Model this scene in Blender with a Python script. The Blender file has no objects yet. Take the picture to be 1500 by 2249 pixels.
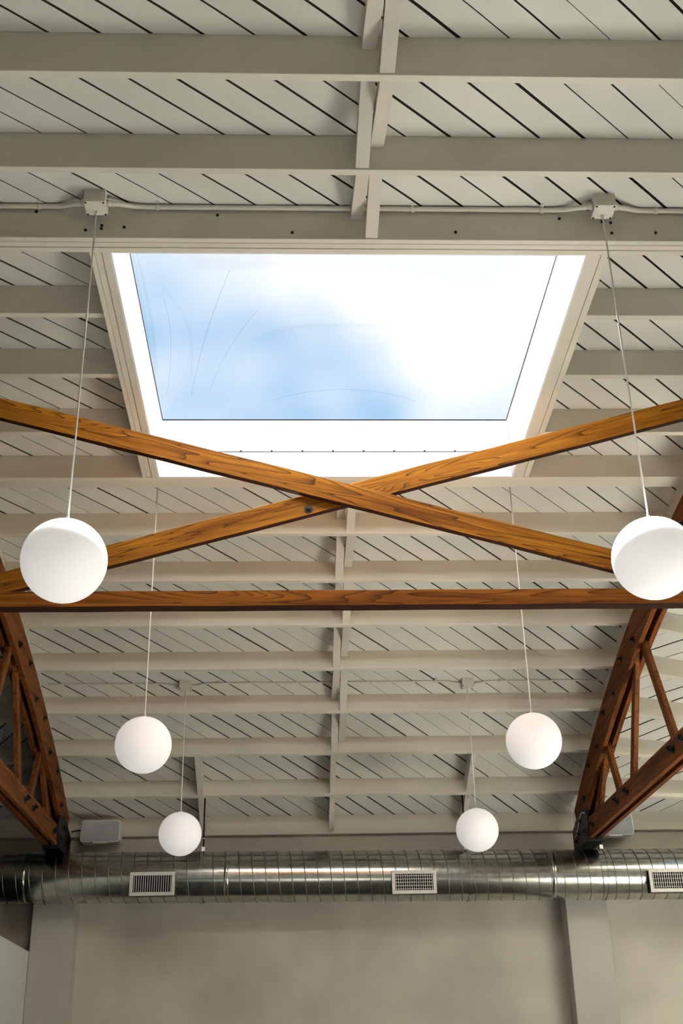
import bpy, bmesh, math, random
from mathutils import Vector, Matrix

# ------------------------------------------------------------------ scene, camera, light
sc = bpy.context.scene
COL = sc.collection
random.seed(7)
CZ = 1.60                                   # camera height above the floor

cam_d = bpy.data.cameras.new('camera')
cam = bpy.data.objects.new('camera', cam_d)
COL.objects.link(cam)
cam_d.sensor_fit = 'HORIZONTAL'
cam_d.sensor_width = 36.0
cam_d.lens = 2594.05 * 36.0 / 1500.0
cam_d.clip_start = 0.05
PITCH, YAW, ROLL = 0.461847, 0.044268, -0.022476
fw = Vector((math.sin(YAW) * math.cos(PITCH), math.cos(YAW) * math.cos(PITCH), math.sin(PITCH)))
rt = Vector((math.cos(YAW), -math.sin(YAW), 0))
up = rt.cross(fw)
r2 = rt * math.cos(ROLL) + up * math.sin(ROLL)
u2 = -rt * math.sin(ROLL) + up * math.cos(ROLL)
M = Matrix((r2, u2, -fw)).transposed().to_4x4()
M.translation = (0, 0, CZ)
cam.matrix_world = M
sc.camera = cam

SKY = 1.12           # radiance of the bright hazy sky
SUN = 195.0
DOME_T = 0.85        # transmission of the tinted acrylic dome
vs = sc.view_settings
vs.view_transform = 'Standard'
vs.look = 'None'
vs.gamma = 1.0
vs.use_curve_mapping = False
vs.exposure = 0.0
sc.cycles.adaptive_threshold = 0.08
sc.cycles.max_bounces = 6
sc.cycles.glossy_bounces = 2
sc.cycles.transparent_max_bounces = 6
sc.cycles.caustics_reflective = False
sc.cycles.caustics_refractive = False

world = bpy.data.worlds.new('sky')
sc.world = world
world.use_nodes = True
nt = world.node_tree
nt.nodes.clear()
def wn(t, **k):
    n = nt.nodes.new(t)
    for a, b in k.items():
        setattr(n, a, b)
    return n
tc = wn('ShaderNodeTexCoord')
mp = wn('ShaderNodeMapping')
mp.inputs['Location'].default_value = (4.70, 2.50, 0.50)
mp.inputs['Scale'].default_value = (1.0, 1.0, 1.6)
nz = wn('ShaderNodeTexNoise')
nz.inputs['Scale'].default_value = 2.6
nz.inputs['Detail'].default_value = 3.0
nz.inputs['Roughness'].default_value = 0.45
nz.inputs['Distortion'].default_value = 0.3
cr = wn('ShaderNodeValToRGB')
cr.color_ramp.elements[0].position = 0.405
cr.color_ramp.elements[0].color = (0.21, 0.53, 0.90, 1)
cr.color_ramp.elements[1].position = 0.535
cr.color_ramp.elements[1].color = (1.12, 1.15, 1.18, 1)
sep = wn('ShaderNodeSeparateXYZ')
gt = wn('ShaderNodeMath', operation='GREATER_THAN')
gt.inputs[1].default_value = 0.0
mixw = wn('ShaderNodeMix', data_type='RGBA')
mixw.inputs[6].default_value = (0.50, 0.48, 0.44, 1)      # sunlit pavement outside
bg = wn('ShaderNodeBackground')
bg.inputs['Strength'].default_value = SKY
wo = wn('ShaderNodeOutputWorld')
L = nt.links.new
L(tc.outputs['Generated'], mp.inputs[0]); L(mp.outputs[0], nz.inputs['Vector']); L(nz.outputs['Fac'], cr.inputs[0])
L(tc.outputs['Generated'], sep.inputs[0]); L(sep.outputs['Z'], gt.inputs[0])
L(gt.outputs[0], mixw.inputs[0]); L(cr.outputs[0], mixw.inputs[7])
L(mixw.outputs[2], bg.inputs['Color']); L(bg.outputs[0], wo.inputs[0])

sun_d = bpy.data.lights.new('sun', 'SUN')
sun_d.energy = SUN
sun_d.angle = math.radians(20)              # hazy sun
sun_d.color = (1.0, 0.98, 0.95)
sun = bpy.data.objects.new('sun', sun_d)
COL.objects.link(sun)
sun.location = (-6, 14, 14)
sun.rotation_euler = Vector((0.04, -0.46, -1.0)).to_track_quat('-Z', 'Y').to_euler()

def portal(name, loc, size_x, size_y, direction):
    d = bpy.data.lights.new(name, 'AREA')
    d.shape = 'RECTANGLE'
    d.size, d.size_y = size_x, size_y
    d.cycles.is_portal = True
    o = bpy.data.objects.new(name, d)
    COL.objects.link(o)
    o.location = loc
    o.rotation_euler = Vector(direction).to_track_quat('-Z', 'Y').to_euler()
    return o

# ------------------------------------------------------------------ measures of the hall
YA, ZA, RA = 5.5571, 3.9322 + CZ, 12.9746     # apex and radius of the bowed roof
H = 0.1786                                    # joist depth
T = 0.042
XL, XR = -2.17, 2.71                          # truss centre lines
XWL, XWR = -6.90, 7.40                        # end walls
YF, YB = -0.486, 11.60                        # front and back wall faces
ZE = 2.45 + CZ                                # roof height along the end walls
OX0, OX1, OA0, OA1 = -0.887, 1.441, -0.952, 1.347   # skylight opening (x, arc length)
CURB = 4.13 + CZ
JA = [-2.259, -1.618, -1.071, -0.402, 0.196, 0.82, 1.347, 2.035, 2.643, 3.246, 3.853, 4.464, 5.072, 5.68]
JA_FRONT = [-2.87, -3.48, -4.09, -4.70, -5.31, -5.92]

def A2P(x, a, off=0.0):
    """point on the ceiling: x across, a along the bow, off below the boards"""
    th = a / RA
    y = YA + (RA - off) * math.sin(th)
    z = ZA - RA + (RA - off) * math.cos(th)
    if x > XR or x < XL:
        s = (x - XR) / (XWR - XR) if x > XR else (XL - x) / (XL - XWL)
        yt = YA + RA * math.sin(th)
        zt = (ZA - RA + RA * math.cos(th))
        ze = min(ZE, zt)
        zz = zt * (1 - s) + ze * s
        y = yt * s + y * (1 - s)
        z = zz - off * (1 - s) * math.cos(th) - off * s
        z = zz - off
    return Vector((x, y, z))

# ------------------------------------------------------------------ materials
def mat(name):
    m = bpy.data.materials.new(name)
    m.use_nodes = True
    return m, m.node_tree, m.node_tree.nodes['Principled BSDF']

def node(t, kind, **inp):
    n = t.nodes.new(kind)
    for k, v in inp.items():
        if k in n.inputs:
            n.inputs[k].default_value = v
        else:
            setattr(n, k, v)
    return n

def ramp(t, fac, stops):
    r = t.nodes.new('ShaderNodeValToRGB')
    e = r.color_ramp.elements
    while len(e) < len(stops):
        e.new(0.5)
    for i, (p, c) in enumerate(stops):
        e[i].position = p
        e[i].color = (*c, 1) if len(c) == 3 else c
    t.links.new(fac, r.inputs[0])
    return r

def paint(name, c, rough=0.55, var=0.08, grain=(2.0, 40.0, 40.0), bump=0.25, spots=True):
    m, t, b = mat(name)
    tcn = node(t, 'ShaderNodeTexCoord')
    oi = node(t, 'ShaderNodeObjectInfo')
    add = node(t, 'ShaderNodeVectorMath', operation='ADD')
    t.links.new(tcn.outputs['Object'], add.inputs[0])
    sc_ = node(t, 'ShaderNodeVectorMath', operation='SCALE')
    cx = node(t, 'ShaderNodeCombineXYZ')
    for i in range(3):
        t.links.new(oi.outputs['Random'], cx.inputs[i])
    t.links.new(cx.outputs[0], sc_.inputs[0])
    sc_.inputs['Scale'].default_value = 13.0
    t.links.new(sc_.outputs[0], add.inputs[1])
    n1 = node(t, 'ShaderNodeTexNoise', Scale=1.7, Detail=2.0)
    t.links.new(add.outputs[0], n1.inputs['Vector'])
    r1 = ramp(t, n1.outputs['Fac'], [(0.3, tuple(x * (1 - var) for x in c)), (0.7, tuple(min(1, x * (1 + var)) for x in c))])
    hsv = node(t, 'ShaderNodeHueSaturation')
    mr = node(t, 'ShaderNodeMapRange')
    mr.inputs['To Min'].default_value = 1 - var * 0.6
    mr.inputs['To Max'].default_value = 1 + var * 0.6
    t.links.new(oi.outputs['Random'], mr.inputs[0])
    t.links.new(mr.outputs[0], hsv.inputs['Value'])
    t.links.new(r1.outputs[0], hsv.inputs['Color'])
    col = hsv.outputs[0]
    if spots:                                  # nail holes, chips and old stains in the paint
        vz = node(t, 'ShaderNodeTexVoronoi', Scale=2.3)
        vz.feature = 'F1'
        t.links.new(add.outputs[0], vz.inputs['Vector'])
        rs = ramp(t, vz.outputs['Distance'], [(0.012, (1, 1, 1)), (0.03, (0, 0, 0))])
        mx = node(t, 'ShaderNodeMix', data_type='RGBA')
        t.links.new(rs.outputs[0], mx.inputs[0])
        t.links.new(col, mx.inputs[6])
        mx.inputs[7].default_value = (c[0] * .25, c[1] * .22, c[2] * .18, 1)
        col = mx.outputs[2]
    t.links.new(col, b.inputs['Base Color'])
    b.inputs['Roughness'].default_value = rough
    if bump <= 0.1:
        return m
    mpn = node(t, 'ShaderNodeMapping')
    mpn.inputs['Scale'].default_value = grain
    t.links.new(add.outputs[0], mpn.inputs[0])
    n2 = node(t, 'ShaderNodeTexNoise', Scale=1.0, Detail=2.0)
    t.links.new(mpn.outputs[0], n2.inputs['Vector'])
    n3 = node(t, 'ShaderNodeTexNoise', Scale=22.0, Detail=1.0)
    t.links.new(add.outputs[0], n3.inputs['Vector'])
    ad = node(t, 'ShaderNodeMath', operation='ADD')
    t.links.new(n2.outputs['Fac'], ad.inputs[0])
    t.links.new(n3.outputs['Fac'], ad.inputs[1])
    bp = node(t, 'ShaderNodeBump', Strength=bump, Distance=0.004)
    t.links.new(ad.outputs[0], bp.inputs['Height'])
    t.links.new(bp.outputs[0], b.inputs['Normal'])
    return m

def wood(name, light, dark, line, scale=(0.9, 16.0, 16.0), rough=0.65):
    m, t, b = mat(name)
    tcn = node(t, 'ShaderNodeTexCoord')
    oi = node(t, 'ShaderNodeObjectInfo')
    mpn = node(t, 'ShaderNodeMapping')
    mpn.inputs['Scale'].default_value = scale
    cx = node(t, 'ShaderNodeCombineXYZ')
    mul = node(t, 'ShaderNodeMath', operation='MULTIPLY')
    mul.inputs[1].default_value = 31.0
    t.links.new(oi.outputs['Random'], mul.inputs[0])
    for i in range(3):
        t.links.new(mul.outputs[0], cx.inputs[i])
    t.links.new(cx.outputs[0], mpn.inputs['Location'])
    t.links.new(tcn.outputs['Object'], mpn.inputs[0])
    n1 = node(t, 'ShaderNodeTexNoise', Scale=1.0, Detail=4.0, Distortion=0.7)
    t.links.new(mpn.outputs[0], n1.inputs['Vector'])
    r1 = ramp(t, n1.outputs['Fac'], [(0.30, dark), (0.52, light), (0.75, tuple(min(1, x * 1.25) for x in light))])
    # cathedral grain lines: thin iso-lines of a slow field
    n2 = node(t, 'ShaderNodeTexNoise', Scale=0.55, Detail=1.5, Distortion=0.5)
    t.links.new(mpn.outputs[0], n2.inputs['Vector'])
    m1 = node(t, 'ShaderNodeMath', operation='MULTIPLY'); m1.inputs[1].default_value = 26.0
    t.links.new(n2.outputs['Fac'], m1.inputs[0])
    m2 = node(t, 'ShaderNodeMath', operation='FRACT')
    t.links.new(m1.outputs[0], m2.inputs[0])
    r2_ = ramp(t, m2.outputs[0], [(0.0, (0.95, 0.95, 0.95)), (0.14, (0.45, 0.45, 0.45)), (0.5, (0, 0, 0))])
    mx = node(t, 'ShaderNodeMix', data_type='RGBA')
    t.links.new(r2_.outputs[0], mx.inputs[0])
    t.links.new(r1.outputs[0], mx.inputs[6])
    mx.inputs[7].default_value = (*line, 1)
    # fine fibre
    n3 = node(t, 'ShaderNodeTexNoise', Scale=6.0, Detail=3.0)
    t.links.new(mpn.outputs[0], n3.inputs['Vector'])
    mx2 = node(t, 'ShaderNodeMix', data_type='RGBA', blend_type='MULTIPLY')
    r3_ = ramp(t, n3.outputs['Fac'], [(0.3, (0.72, 0.70, 0.66)), (0.6, (1, 1, 1))])
    mx2.inputs[0].default_value = 0.8
    t.links.new(mx.outputs[2], mx2.inputs[6])
    t.links.new(r3_.outputs[0], mx2.inputs[7])
    t.links.new(mx2.outputs[2], b.inputs['Base Color'])
    b.inputs['Roughness'].default_value = rough
    b.inputs['Specular IOR Level'].default_value = 0.12
    bp = node(t, 'ShaderNodeBump', Strength=0.35, Distance=0.003)
    t.links.new(n3.outputs['Fac'], bp.inputs['Height'])
    t.links.new(bp.outputs[0], b.inputs['Normal'])
    return m

def plain(name, c, rough=0.5, metal=0.0, **k):
    m, t, b = mat(name)
    n = node(t, 'ShaderNodeTexNoise', Scale=9.0, Detail=3.0)
    tcn = node(t, 'ShaderNodeTexCoord')
    t.links.new(tcn.outputs['Object'], n.inputs['Vector'])
    r = ramp(t, n.outputs['Fac'], [(0.3, tuple(x * .9 for x in c)), (0.7, tuple(min(1, x * 1.08) for x in c))])
    t.links.new(r.outputs[0], b.inputs['Base Color'])
    b.inputs['Roughness'].default_value = rough
    b.inputs['Metallic'].default_value = metal
    for a, v in k.items():
        b.inputs[a].default_value = v
    return m

MT = {}
CEIL = (0.60, 0.605, 0.55)
MT['board'] = paint('ceiling_board_paint', CEIL, grain=(14, 14, 14))
MT['joist'] = paint('joist_paint', (0.585, 0.56, 0.475), grain=(1.5, 40, 40))
MT['bridge'] = paint('bridging_paint', (0.57, 0.54, 0.47), grain=(30, 3, 30))
MT['well'] = paint('skylight_well_paint', (0.84, 0.85, 0.86), var=0.02, bump=0.1, spots=False)
MT['plaster'] = paint('wall_plaster', (0.50, 0.475, 0.40), rough=0.8, var=0.14, grain=(2, 2, 2), bump=0.35, spots=False)
MT['plaster_light'] = paint('pilaster_plaster', (0.42, 0.41, 0.36), rough=0.8, var=0.06, grain=(2, 2, 2), bump=0.3, spots=False)
MT['drywall'] = paint('partition_paint', (0.62, 0.65, 0.62), rough=0.7, var=0.02, grain=(2, 2, 2), bump=0.1, spots=False)
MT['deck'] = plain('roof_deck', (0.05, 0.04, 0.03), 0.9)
MT['floor_dark'] = paint('floor_low_bounce', (0.10, 0.097, 0.09), rough=0.45, var=0.1, grain=(3, 3, 3), bump=0.1, spots=False)  # hall floor darkened to swallow the skylight's sun patch
MT['floor'] = paint('floor_bright_bounce', (0.50, 0.48, 0.44), rough=0.45, var=0.1, grain=(3, 3, 3), bump=0.1, spots=False)  # right bay floor made pale to bounce sunlight onto the ceiling
MT['wood'] = wood('brace_timber', (0.36, 0.135, 0.010), (0.20, 0.060, 0.004), (0.05, 0.012, 0.002))
MT['wood_red'] = wood('tie_beam_timber', (0.29, 0.093, 0.011), (0.17, 0.047, 0.006), (0.06, 0.015, 0.003))
MT['wood_edge'] = wood('dark_timber_underside', (0.035, 0.011, 0.005), (0.015, 0.006, 0.003), (0.01, 0.004, 0.002))
MT['truss'] = wood('truss_timber', (0.19, 0.064, 0.016), (0.075, 0.023, 0.007), (0.028, 0.008, 0.003))
MT['truss_z'] = wood('truss_timber_upright', (0.19, 0.064, 0.016), (0.075, 0.023, 0.007), (0.028, 0.008, 0.003), scale=(16.0, 16.0, 0.9))
MT['truss_y'] = wood('truss_timber_lengthwise', (0.19, 0.064, 0.016), (0.075, 0.023, 0.007), (0.028, 0.008, 0.003), scale=(16.0, 0.9, 16.0))
MT['wood_top'] = plain('low_bounce_timber_top', (0.10, 0.082, 0.062), 0.8)  # beam tops toned to cut sunlight bouncing onto the skylight frame
MT['black'] = plain('black_steel', (0.015, 0.014, 0.013), 0.45, 0.6)
MT['steel'] = plain('zinc_steel', (0.6, 0.6, 0.58), 0.35, 1.0)
MT['white'] = plain('white_enamel', (0.72, 0.71, 0.66), 0.4)
MT['cord'] = plain('white_cord', (0.75, 0.74, 0.70), 0.5)
MT['conduit'] = paint('conduit_paint', (0.58, 0.56, 0.49), var=0.03, bump=0.05, spots=False)
MT['dark'] = plain('dark_void', (0.006, 0.006, 0.006), 0.9)
MT['grille'] = plain('speaker_cloth', (0.34, 0.36, 0.36), 0.85)
MT['speaker'] = plain('speaker_case', (0.66, 0.67, 0.65), 0.5)
MT['frame'] = plain('dark_window_frame', (0.05, 0.05, 0.05), 0.4)

# galvanised spiral duct: zinc spangle and streaks
m, t, b = mat('galvanised_duct')
tcn = node(t, 'ShaderNodeTexCoord')
v = node(t, 'ShaderNodeTexVoronoi', Scale=26.0)
t.links.new(tcn.outputs['Object'], v.inputs['Vector'])
r = ramp(t, v.outputs['Color'], [(0.0, (0.36, 0.37, 0.325)), (1.0, (0.50, 0.51, 0.46))])
t.links.new(r.outputs[0], b.inputs['Base Color'])
b.inputs['Metallic'].default_value = 1.0
mpn = node(t, 'ShaderNodeMapping'); mpn.inputs['Scale'].default_value = (1.2, 9, 9)
t.links.new(tcn.outputs['Object'], mpn.inputs[0])
n = node(t, 'ShaderNodeTexNoise', Scale=2.2, Detail=5.0)
t.links.new(mpn.outputs[0], n.inputs['Vector'])
mr = node(t, 'ShaderNodeMapRange'); mr.inputs['To Min'].default_value = 0.12; mr.inputs['To Max'].default_value = 0.28
t.links.new(n.outputs['Fac'], mr.inputs[0]); t.links.new(mr.outputs[0], b.inputs['Roughness'])
bp = node(t, 'ShaderNodeBump', Strength=0.05, Distance=0.003)
t.links.new(n.outputs['Fac'], bp.inputs['Height']); t.links.new(bp.outputs[0], b.inputs['Normal'])
MT['duct'] = m
MT['seam'] = plain('seam_steel', (0.22, 0.22, 0.20), 0.35, 1.0)

# opal glass globe of a lit lamp
m, t, b = mat('opal_glass')
t.nodes.remove(b)
df = node(t, 'ShaderNodeBsdfDiffuse'); df.inputs[0].default_value = (0.86, 0.86, 0.86, 1)
tl_ = node(t, 'ShaderNodeBsdfTranslucent'); tl_.inputs[0].default_value = (0.70, 0.70, 0.70, 1)
ms = node(t, 'ShaderNodeMixShader'); ms.inputs[0].default_value = 0.08
em = node(t, 'ShaderNodeEmission'); em.inputs[0].default_value = (1.0, 0.985, 0.96, 1); em.inputs[1].default_value = 0.32
ads = node(t, 'ShaderNodeAddShader')
t.links.new(df.outputs[0], ms.inputs[1]); t.links.new(tl_.outputs[0], ms.inputs[2])
t.links.new(ms.outputs[0], ads.inputs[0]); t.links.new(em.outputs[0], ads.inputs[1])
t.links.new(ads.outputs[0], t.nodes['Material Output'].inputs[0])
MT['globe'] = m

def glass(name, tint, gloss=1.0):
    m = bpy.data.materials.new(name)
    m.use_nodes = True
    t = m.node_tree
    t.nodes.clear()
    tr = node(t, 'ShaderNodeBsdfTransparent'); tr.inputs[0].default_value = (*tint, 1)
    gl = node(t, 'ShaderNodeBsdfGlossy'); gl.inputs['Roughness'].default_value = 0.04
    fr = node(t, 'ShaderNodeFresnel'); fr.inputs[0].default_value = 1.45
    mu = node(t, 'ShaderNodeMath', operation='MULTIPLY'); mu.inputs[1].default_value = gloss
    mx = node(t, 'ShaderNodeMixShader')
    out = node(t, 'ShaderNodeOutputMaterial')
    t.links.new(fr.outputs[0], mu.inputs[0]); t.links.new(mu.outputs[0], mx.inputs[0])
    t.links.new(tr.outputs[0], mx.inputs[1]); t.links.new(gl.outputs[0], mx.inputs[2])
    t.links.new(mx.outputs[0], out.inputs[0])
    return m
MT['dome'] = glass('tinted_acrylic_dome', (DOME_T, DOME_T, DOME_T), 0.10)
MT['fold'] = glass('acrylic_fold', (0.86, 0.90, 0.94), 0.0)
MT['pane'] = glass('window_glass', (0.93, 0.95, 0.94), 0.5)

# ------------------------------------------------------------------ mesh helpers
class MB:
    def __init__(s):
        s.v, s.f = [], []
    def hexa(s, p):
        """8 corners: 0-3 one end (loop), 4-7 other end"""
        k = len(s.v)
        s.v += [tuple(q) for q in p]
        s.f += [tuple(k + i for i in q) for q in ((3, 2, 1, 0), (4, 5, 6, 7), (0, 1, 5, 4), (1, 2, 6, 5), (2, 3, 7, 6), (3, 0, 4, 7))]
        return s
    def box(s, x0, x1, y0, y1, z0, z1):
        return s.hexa([(x0, y0, z0), (x0, y1, z0), (x0, y1, z1), (x0, y0, z1), (x1, y0, z0), (x1, y1, z0), (x1, y1, z1), (x1, y0, z1)])
    def tube(s, pts, r, n=10, cap=True):
        pts = [Vector(p) for p in pts]
        k = len(s.v)
        u = None
        for i, p in enumerate(pts):
            d = (pts[min(i + 1, len(pts) - 1)] - pts[max(i - 1, 0)]).normalized()
            if u is None:
                u = d.orthogonal().normalized()
            else:
                u = (u - d * u.dot(d)).normalized()
            w = d.cross(u)
            rr = r[i] if isinstance(r, (list, tuple)) else r
            for j in range(n):
                a = 2 * math.pi * j / n
                s.v.append(tuple(p + u * (rr * math.cos(a)) + w * (rr * math.sin(a))))
        for i in range(len(pts) - 1):
            for j in range(n):
                j2 = (j + 1) % n
                s.f.append((k + i * n + j, k + i * n + j2, k + (i + 1) * n + j2, k + (i + 1) * n + j))
        if cap:
            s.f.append(tuple(k + j for j in reversed(range(n))))
            s.f.append(tuple(k + (len(pts) - 1) * n + j for j in range(n)))
        return s
    def mesh(s, name, m, smooth=False):
        me = bpy.data.meshes.new(name)
        me.from_pydata(s.v, [], s.f)
        bm = bmesh.new(); bm.from_mesh(me)
        bmesh.ops.recalc_face_normals(bm, faces=bm.faces)
        bm.to_mesh(me); bm.free()
        me.materials.append(MT[m] if isinstance(m, str) else m)
        if smooth:
            me.polygons.foreach_set('use_smooth', [True] * len(me.polygons))
        me.update()
        return me
    def build(s, name, m, parent=None, smooth=False, bevel=0.0):
        return put(name, s.mesh(name, m, smooth), parent, bevel)

def put(name, me, parent=None, bevel=0.0, loc=None, mw=None):
    o = bpy.data.objects.new(name, me)
    COL.objects.link(o)
    if parent is not None:
        o.parent = parent
    if mw is not None:
        o.matrix_local = mw
    elif loc is not None:
        o.location = loc
    if bevel:
        md = o.modifiers.new('bevel', 'BEVEL')
        md.width = bevel
        md.segments = 2
        md.limit_method = 'ANGLE'
    return o

def empty(name, loc=(0, 0, 0), label=None, cat=None, group=None, kind=None):
    o = bpy.data.objects.new(name, None)
    o.empty_display_size = 0.1
    COL.objects.link(o)
    o.location = loc
    tag(o, label, cat, group, kind)
    return o

def tag(o, label=None, cat=None, group=None, kind=None):
    if label: o['label'] = label
    if cat: o['category'] = cat
    if group: o['group'] = group
    if kind: o['kind'] = kind
    return o

def xf(p, q, side=Vector((0, 1, 0))):
    """local frame with x along p->q; local y as close to side as possible"""
    p, q = Vector(p), Vector(q)
    x = (q - p).normalized()
    z = x.cross(side).normalized()
    y = z.cross(x)
    m = Matrix((x, y, z)).transposed().to_4x4()
    m.translation = p
    return m, (q - p).length

def hexbolt(r=0.014, h=0.012, washer=True):
    mb = MB()
    if washer:
        mb.tube([(0, 0, 0), (0, 0, 0.004)], r * 1.7, 14)
    mb.tube([(0, 0, 0.003), (0, 0, h)], r, 6)
    mb.tube([(0, 0, h - 0.001), (0, 0, h + 0.008)], r * .5, 8)
    return mb
BOLT = hexbolt().mesh('bolt', 'black')
BOLT_P = hexbolt(0.012, 0.010).mesh('bolt', 'conduit')
def bolt(parent, loc, normal, me=None, s=1.0):
    q = Vector(normal).to_track_quat('Z', 'Y').to_matrix().to_4x4()
    q.translation = loc
    return put('bolt', me or BOLT, parent, mw=q @ Matrix.Scale(s, 4))

# ------------------------------------------------------------------ ceiling: deck, boards, joists
def sheet(rects, off, n=None):
    """ruled sheet of the ceiling over rectangles in (x, a)"""
    mb = MB()
    for (x0, x1, a0, a1) in rects:
        na = max(1, int((a1 - a0) / 0.3))
        k = len(mb.v)
        for i in range(na + 1):
            a = a0 + (a1 - a0) * i / na
            mb.v += [tuple(A2P(x0, a, off)), tuple(A2P(x1, a, off))]
        for i in range(na):
            mb.f.append((k + 2 * i, k + 2 * i + 1, k + 2 * i + 3, k + 2 * i + 2))
    return mb
AB = RA * math.asin((YB - YA) / RA)          # arc length at the back wall
AF = RA * math.asin((YF - YA) / RA)
main_rects = [(XL, XR, AF, OA0 - .05), (XL, XR, OA1 + .05, AB), (XL, OX0 - .05, OA0 - .05, OA1 + .05), (OX1 + .05, XR, OA0 - .05, OA1 + .05)]
# second skylight, out of view, added to light the right-hand bay
RX0, RX1, RA0, RA1 = 3.8, 6.1, 1.1, 4.6
right_rects = [(XR, XWR, AF, RA0), (XR, XWR, RA1, AB), (XR, RX0, RA0, RA1), (RX1, XWR, RA0, RA1)]
left_rects = [(XWL, XL, AF, AB)]
ceiling = sheet(main_rects + right_rects + left_rects, -0.033).build('ceiling', 'deck')
tag(ceiling, 'bowed ceiling of grey painted boards laid diagonally on painted joists', 'ceiling', kind='structure')

def clip(poly, inside, cut):
    out = []
    for i, p in enumerate(poly):
        q = poly[(i + 1) % len(poly)]
        ip, iq = inside(p), inside(q)
        if ip: out.append(p)
        if ip != iq: out.append(cut(p, q))
    return out
def clip_rect(poly, x0, x1, a0, a1):
    for ax, lim, sg in ((0, x0, 1), (0, x1, -1), (1, a0, 1), (1, a1, -1)):
        if not poly: return []
        def ins(p): return (p[ax] - lim) * sg >= 0
        def cut(p, q):
            s_ = (lim - p[ax]) / (q[ax] - p[ax])
            return (p[0] + (q[0] - p[0]) * s_, p[1] + (q[1] - p[1]) * s_)
        poly = clip(poly, ins, cut)
    return poly

def board(poly, name='ceiling_board', drop=0.0):
    if len(poly) < 3: return None
    xs = [p[0] for p in poly]; as_ = [p[1] for p in poly]
    if (max(xs) - min(xs)) < .02 or (max(as_) - min(as_)) < .02: return None
    bm = bmesh.new()
    f = bm.faces.new([bm.verts.new((p[0], p[1], 0)) for p in poly])
    a = math.floor(min(as_) / .4) * .4 + .4
    while a < max(as_):
        g = bm.verts[:] + bm.edges[:] + bm.faces[:]
        bmesh.ops.bisect_plane(bm, geom=g, plane_co=(0, a, 0), plane_no=(0, 1, 0))
        a += .4
    ret = bmesh.ops.extrude_face_region(bm, geom=bm.faces[:])
    for v_ in ret['geom']:
        if isinstance(v_, bmesh.types.BMVert):
            v_.co.z = -0.028
    for v_ in bm.verts:
        v_.co = A2P(v_.co.x, v_.co.y, v_.co.z + drop)
    bmesh.ops.recalc_face_normals(bm, faces=bm.faces)
    me = bpy.data.meshes.new(name)
    bm.normal_update()
    for f_ in bm.faces:                      # dark edges and backs; only the faces carry the board paint
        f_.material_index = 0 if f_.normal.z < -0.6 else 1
    bm.to_mesh(me); bm.free()
    me.materials.append(MT['board'])
    me.materials.append(MT['deck'])
    o = put(name, me, ceiling)
    return o

PITCH_B = 0.2007
rb = random.Random(3)
def lay(rects, s, d0, i0, i1, amin, amax):
    gaps = {i: rb.choice([0.0038, 0.006, 0.0085, 0.011, 0.0135]) for i in range(i0, i1 + 2)}
    for i in range(i0, i1 + 1):
        dr = rb.uniform(-0.0015, 0.0015)
        c0, c1 = d0 + i * PITCH_B + gaps[i] * .5 * 1.41, d0 + (i + 1) * PITCH_B - gaps[i + 1] * .5 * 1.41
        for (x0, x1, a0, a1) in rects:
            a0_, a1_ = max(a0, amin), min(a1, amax)
            if a1_ <= a0_: continue
            A0, A1 = amin - 1, amax + 1
            poly = [(c0 + s * A0, A0), (c1 + s * A0, A0), (c1 + s * A1, A1), (c0 + s * A1, A1)]
            board(clip_rect(poly, x0, x1, a0_, a1_), drop=dr)
AMIN, AMAX = -2.95, AB - .02
bay = [(XL, XR, AMIN, OA0 - .04), (XL, XR, OA1 + .04, AMAX), (XL, OX0 - .04, OA0 - .04, OA1 + .04), (OX1 + .04, XR, OA0 - .04, OA1 + .04)]
lay(bay, 1.007, 2.1225, -55, 20, AMIN, AMAX)
lay([(XR, 3.75, AMIN, AMAX)], -1.0, 2.15, -28, 50, AMIN, AMAX)
lay([(-4.4, XL, 0.5, AMAX)], -1.0, -2.4, -12, 46, AMIN, AMAX)
# plain painted sheets where the roof runs on out of sight
sheet([(XL, XR, AF, -2.95)], 0.0).build('ceiling_panel', 'board', ceiling)
sheet([(XR, XWR, AF, -2.95), (3.75, XWR, -2.95, RA0), (3.75, XWR, RA1, AB), (RX1, XWR, RA0, RA1), (3.75, RX0, RA0, RA1)], 0.0).build('ceiling_panel', 'board', ceiling)
sheet([(XWL, -4.4, AF, AB), (-4.4, XL, AF, 0.5)], 0.0).build('ceiling_panel', 'board', ceiling)

def joist(x0, x1, a, th=T, nseg=1, name='roof_joist', h=H, parent=None, m='joist', top=0.0):
    mb = MB()
    loops = []
    for i in range(nseg + 1):
        x = x0 + (x1 - x0) * i / nseg
        loops.append([A2P(x, a, top), A2P(x, a + th, top), A2P(x, a + th, h), A2P(x, a, h)])
    for i in range(nseg):
        mb.hexa(loops[i] + loops[i + 1])
    if nseg > 1:
        mb2 = MB()
        for lp in loops:
            mb2.v += [tuple(p) for p in lp]
        for i in range(nseg):
            for j in range(4):
                j2 = (j + 1) % 4
                mb2.f.append((4 * i + j, 4 * i + j2, 4 * i + 4 + j2, 4 * i + 4 + j))
        mb2.f += [(3, 2, 1, 0), tuple(4 * nseg + j for j in range(4))]
        mb = mb2
    return mb.build(name, m, parent or ceiling, bevel=0.003)

for i, a in enumerate(JA_FRONT[::-1] + JA):
    k = i - len(JA_FRONT)
    if k in (3, 4, 5):
        joist(XL, OX0 - .115, a)
        joist(OX1 + .118, XR, a)
    elif k == 2:
        joist(XL, XR, a, 0.036)
    elif k == 6:
        joist(XL, XR, a, 0.042)
    else:
        joist(XL, XR, a)
    if abs(a) < AB - .3:
        if RA0 - .05 < a < RA1:
            joist(XR + .001, RX0 - .05, a)
            joist(RX1 + .05, XWR, a)
        else:
            joist(XR + .001, XWR, a)
        joist(XWL, XL - .001, a)
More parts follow.
